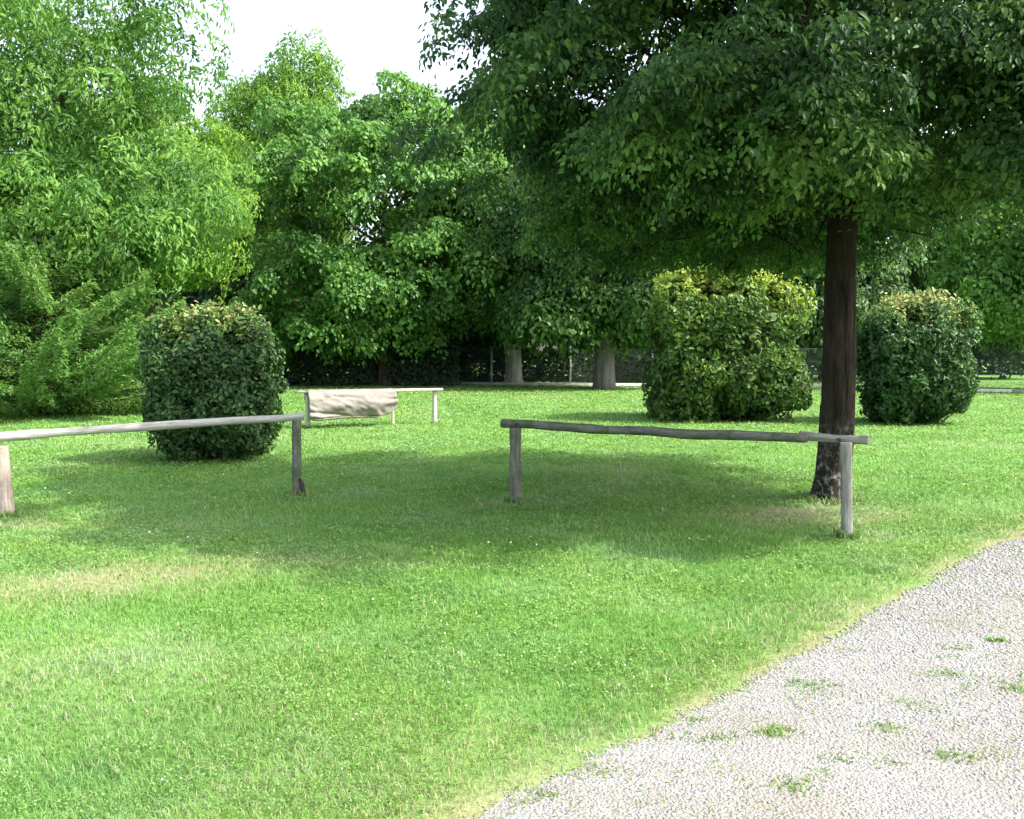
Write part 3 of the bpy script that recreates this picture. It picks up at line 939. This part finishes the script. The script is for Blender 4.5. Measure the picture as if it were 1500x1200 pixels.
def hedge(name, loc, label, L_, W_, H_, n, L, mat, rz=0, lump=0.5):
    root = empty(name, loc, label, "hedge", rz=rz)
    x = (rng.random(n) - 0.5) * L_
    top = H_ * (1 - lump * 0.5 + lump * 0.6 * (vnoise(x, x * 0, 1.2) - 0.3) + lump * 0.3 * (vnoise(x, x * 0 + 5, 0.4) - 0.5))
    face = rng.random(n)
    y = np.where(face < 0.6, -W_ / 2 + 0.3 * W_ * rng.random(n) ** 2, (rng.random(n) - 0.5) * W_)
    z = np.where(face < 0.6, rng.random(n) * top, top * (1 - 0.15 * rng.random(n) ** 2))
    y += 0.25 * (vnoise(x, z * 2, 0.7) - 0.5) * W_
    N = unit(np.stack([0 * x, np.where(face < 0.6, -1.0, -0.1), np.where(face < 0.6, 0.5, 1.0)], -1) + 0.5 * rng.normal(size=(n, 3)))
    v, f = leaves(np.stack([x, y, np.maximum(z, 0.02)], -1), N, L * (0.7 + 0.6 * rng.random(n)), 0.6)
    mesh_obj("foliage", v, [f], mat, root, attrs={"tint": np.repeat(np.clip(0.45 + 0.2 * rng.normal(size=n) + 0.3 * (vnoise(x, z * 2, 0.6) - 0.5), 0, 1), 6)})
    mb = MB()
    for k in range(int(L_ / 0.8)):
        a = -L_ / 2 + (k + 0.5) * 0.8
        limb(mb, (a, 0, -0.03), (a + 0.3 * rng.normal(), -0.1, H_ * 0.6), 0.03, 0.012)
    mb.build("stem", B_far, root, smooth=True)
    return root


hedge("hedge", (1.6, 52.6, 0), "low hedge running behind the wire fence, coloured dark for the deep wood shade", 22, 2.0, 2.5, 26000, 0.2, M_hedge, rz=-0.26)
hedge("thicket", (-10.2, 46.5, 0), "thicket under the domed maple, coloured dark for the shade beneath it", 15, 2.5, 4.6, 36000, 0.2, M_hedge)
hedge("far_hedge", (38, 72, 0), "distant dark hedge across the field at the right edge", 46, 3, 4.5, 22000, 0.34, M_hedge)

# ------------------------------------------------------------------ kerb and wire fence at the end of the lawn
# runs from (-6,48.5) through (6.8,45.3) to (30,34.5)
K = np.array([[-8.0, 48.9], [-4.85, 48.4], [6.8, 45.3], [13.5, 42.0], [21.2, 37.6], [32.0, 31.6]])
M_conc = plain_mat("weathered_concrete", (0.34, 0.33, 0.30), (0.55, 0.54, 0.50), 3)
M_post = plain_mat("galvanised_post", (0.22, 0.24, 0.25), (0.36, 0.38, 0.39), 9, 0.55, 0.1, 0.3)
mb = MB()
for a, b in zip(K[:-1], K[1:]):
    d = b - a
    L_ = np.linalg.norm(d)
    c = (a + b) / 2
    mb.box((c[0], c[1], 0.03), (L_ - 0.01, 0.22, 0.22), math.atan2(d[1], d[0]))
o = mb.build("kerb", M_conc)
o["kind"] = "structure"

fence = empty("wire_fence", (0, 46.9, 0), "grey wire mesh fence on posts along the far end of the lawn", "fence")
off = unit(np.stack([-(K[1:] - K[:-1])[:, 1], (K[1:] - K[:-1])[:, 0]], -1)).mean(0) * 0.35
F = K + off - np.array([0, 46.9])
seglen = np.linalg.norm(np.diff(F, axis=0), axis=1)
cum = np.concatenate([[0], np.cumsum(seglen)])
at_s = lambda s: np.stack([np.interp(s, cum, F[:, 0]), np.interp(s, cum, F[:, 1])], -1)
s0 = cum[1] + 3.75
for s in np.arange(s0 - 4.3, cum[-1], 4.3):
    q = at_s(s)
    MB().tube([(q[0], q[1], -0.05), (q[0], q[1], 1.0), (q[0], q[1], 2.02)], [0.055] * 3, 8).build("post", M_post, fence, smooth=True)
mb = MB()
for z in (0.2, 0.75, 1.3, 1.9):
    ss_ = np.linspace(0, cum[-1], 60)
    q = at_s(ss_)
    mb.tube(np.stack([q[:, 0], q[:, 1], np.full(60, z)], -1), [0.003] * 60, 3, cap=False)
for k, s in enumerate(np.arange(-1.7, cum[-1], 0.10)):
    for sg in (1, -1):
        e0, e1 = (s, s + 1.7) if sg > 0 else (s + 1.7, s)
        if min(e0, e1) < 0 or max(e0, e1) > cum[-1]:
            continue
        q0, q1 = at_s(e0), at_s(e1)
        mb.tube([(q0[0], q0[1], 0.2), (q1[0], q1[1], 1.9)], [0.0017] * 2, 3, cap=False)
mb.build("wire_mesh", M_post, fence)

# ------------------------------------------------------------------ wooden hitching rails
W_grey = wood_mat("grey_timber", (0.10, 0.09, 0.08), (0.24, 0.23, 0.21), (0.42, 0.40, 0.37))
W_bleach_lit = wood_mat("bleached_sunlit_pole", (0.16, 0.15, 0.135), (0.34, 0.33, 0.31), (0.52, 0.50, 0.47))  # lighter copy of the grey timber: the sunlit top is in the colour
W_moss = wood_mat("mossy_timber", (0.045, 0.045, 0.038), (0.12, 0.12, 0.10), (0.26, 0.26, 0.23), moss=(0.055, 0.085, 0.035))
W_pink = wood_mat("bleached_timber", (0.17, 0.135, 0.115), (0.29, 0.24, 0.21), (0.40, 0.35, 0.31))
W_pale = wood_mat("pale_plank", (0.30, 0.28, 0.24), (0.42, 0.40, 0.36), (0.55, 0.53, 0.50))
M_iron = plain_mat("dark_iron", (0.02, 0.02, 0.02), (0.06, 0.05, 0.045), 30, 0.6, 0.3, 0.6)


def pole(name, a, b, r0, r1, mat, parent, seg=18, n=40, rough=0.02, bow=0.0, squash=1.0):
    """a knotty pole between two points; the object's X axis runs along it so the grain does too"""
    a, b = np.array(a, float), np.array(b, float)
    L_ = np.linalg.norm(b - a)
    t = np.linspace(0, 1, n)
    wob = 0.012 * (vnoise(t * L_, t * 0 + rng.random() * 40, 0.6) - 0.5) * 2
    pts = np.stack([t * L_, wob, bow * np.sin(t * math.pi) + 0.008 * (vnoise(t * L_, t * 0 + rng.random() * 40, 0.45) - 0.5) * 2], -1)
    rad = (r0 * (1 - t) + r1 * t) * (1 + 0.20 * (vnoise(t * L_, t * 0 + rng.random() * 40, 0.22) - 0.5))
    mb = MB()
    mb.tube(pts, rad, seg, rough=rough, squash=squash)
    o = mb.build(name, mat, parent, smooth=False)
    d = unit(b - a)
    rz = math.atan2(d[1], d[0])
    ry = -math.asin(max(-1, min(1, d[2])))
    o.location = tuple(a)
    o.rotation_euler = (0, ry, rz)
    for pl in o.data.polygons:
        pl.use_smooth = len(pl.vertices) == 4
    return o


# right rail
rr = empty("hitching_rail", (0.05, 9.57, 0), "dark mossy wooden hitching rail in front of the big tree's trunk", "rail", "wooden hitching rails on the lawn")
rel = lambda p, o: (p[0] - o[0], p[1] - o[1], p[2] - o[2])
O = (0.05, 9.57, 0)
pole("rail", rel((-0.10, 9.66, 0.855), O), rel((2.68, 8.02, 0.845), O), 0.048, 0.045, W_moss, rr, bow=-0.012, squash=1.0)
pole("rail", rel((2.64, 8.12, 0.862), O), rel((3.12, 7.72, 0.855), O), 0.030, 0.028, W_grey, rr, squash=1.3)
pole("post", rel((0.05, 9.57, -0.06), O), rel((0.03, 9.57, 0.815), O), 0.068, 0.062, W_moss, rr, rough=0.03)
pole("post", rel((2.945, 7.72, -0.06), O), rel((2.93, 7.74, 0.835), O), 0.052, 0.047, W_grey, rr, rough=0.03)

for bx_, by_, bz_ in ((0.05, 9.49, 0.86), (2.90, 7.83, 0.852)):
    MB().tube([(bx_ - O[0] - 0.01, by_ - O[1] - 0.02, bz_), (bx_ - O[0] + 0.005, by_ - O[1] + 0.03, bz_)], [0.014, 0.014], 8).build("bolt", M_iron, rr)
# left rail
O = (-2.45, 10.04, 0)
lr = empty("hitching_rail", O, "bleached grey wooden hitching rail, sunlight put into its tone, crossing in front of the left shrub", "rail", "wooden hitching rails on the lawn")
pole("rail", rel((-5.75, 8.42, 0.745), O), rel((-2.37, 10.06, 0.900), O), 0.047, 0.043, W_bleach_lit, lr, bow=0.015, n=40)
pole("post", rel((-2.45, 10.03, -0.06), O), rel((-2.44, 10.03, 0.86), O), 0.052, 0.048, W_moss, lr, rough=0.03)
pole("post", rel((-5.02, 8.74, -0.06), O), rel((-5.06, 8.75, 0.70), O), 0.080, 0.072, W_pink, lr, rough=0.03)
mb = MB()                                         # iron hook at the foot of the right post
mb.tube([(0.045, -0.05, 0.20), (0.075, -0.06, 0.15), (0.085, -0.06, 0.06), (0.085, -0.06, 0.0)], [0.014, 0.02, 0.026, 0.024], 8)
mb.build("iron_stake", M_iron, lr, smooth=True)

# far plank rail with a tarpaulin over it
O = (-3.3, 20.0, 0)
fr = empty("plank_rail", O, "pale plank rail on thin posts far out on the lawn, carrying the tarpaulin", "rail")
d = np.array([-1.66, 20.72]) - np.array([-4.66, 19.22])
L_ = float(np.linalg.norm(d))
rz = math.atan2(d[1], d[0])
cx, cy = -3.16, 19.97
o = MB().box((0, 0, 0), (L_, 0.26, 0.045)).build("plank", W_pale, fr)
o.location = (cx - O[0], cy - O[1], 0.80)
o.rotation_euler = (0, 0, rz)
for (x, y, rr_) in ((-4.47, 19.33, 0.05), (-1.80, 20.64, 0.05), (-2.72, 20.19, 0.03)):
    pole("post", rel((x, y, -0.05), O), rel((x, y, 0.775), O), rr_, rr_ * 0.95, W_pale, fr, n=8)

# tarp: creased sheet folded over the plank, hanging to the front, weighted by a bar, dark to paint the shade below
nu, nv = 70, 44
U, Vv = np.meshgrid(np.linspace(0, 1, nu), np.linspace(0, 1, nv))
ux, uy = np.cos(rz), np.sin(rz)
Lt = 1.98
along = (U - 0.5) * Lt
# profile: short back flap, over the top, long front drop
prof_s = Vv * 1.13
back, topw = 0.22, 0.29
off_ = np.where(prof_s < back, 0.155, np.where(prof_s < back + topw, 0.155 - (prof_s - back) / topw * 0.31, -0.155))
zz = np.where(prof_s < back, 0.832 - (back - prof_s), np.where(prof_s < back + topw, 0.832, 0.832 - (prof_s - back - topw)))
drop = np.clip((prof_s - back - topw) / 0.62, 0, 1)
fold = 0.05 * (vnoise(along * 0.5 + Vv * 0.5, Vv * 2.6 - along * 0.25, 0.33) - 0.5) * 2 + 0.012 * (vnoise(along * 2 - Vv, Vv * 3, 0.2) - 0.5) * 2
off_ = off_ - np.abs(fold) * np.sqrt(drop) * 2.2 - 0.13 * np.sin(drop * 2.5)
sag = 0.05 * np.sin(U * math.pi * 1.0) * drop - 0.08 * np.clip(U - 0.72, 0, 1) * -1.2 * drop
zz = zz + 0.16 * np.clip((U - 0.80) / 0.20, 0, 1) ** 2 * drop + 0.03 * np.clip((0.12 - U) / 0.12, 0, 1) * drop
zz = zz + sag + 0.006 * (vnoise(along, Vv, 0.1) - 0.5)
tx, ty = -3.60, 19.75
px = tx + along * ux + off_ * (-uy)
py = ty + along * uy + off_ * ux
TV = np.stack([px - tx, py - ty, zz], -1).reshape(-1, 3)
i = (np.arange(nv - 1)[:, None] * nu + np.arange(nu - 1)[None]).ravel()
TQ = np.stack([i, i + 1, i + nu + 1, i + nu], -1)
M_tarp = plain_mat("beige_tarpaulin", (0.135, 0.122, 0.105), (0.20, 0.185, 0.162), 2.5, 0.7, 0.3)
tarp = empty("tarpaulin", (tx, ty, 0), "creased beige tarpaulin hung over the far plank rail", "tarpaulin")
o = mesh_obj("sheet", TV, [TQ], M_tarp, tarp, smooth=True)
sd = o.modifiers.new("thick", 'SOLIDIFY')
sd.thickness = 0.006
sd.offset = 0
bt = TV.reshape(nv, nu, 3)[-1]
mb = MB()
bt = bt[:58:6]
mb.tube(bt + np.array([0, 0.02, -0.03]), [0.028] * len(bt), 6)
mb.build("hem_shade_batten", W_moss, tarp)  # dark bar, also drawing in the shadow line under the sheet's lower edge
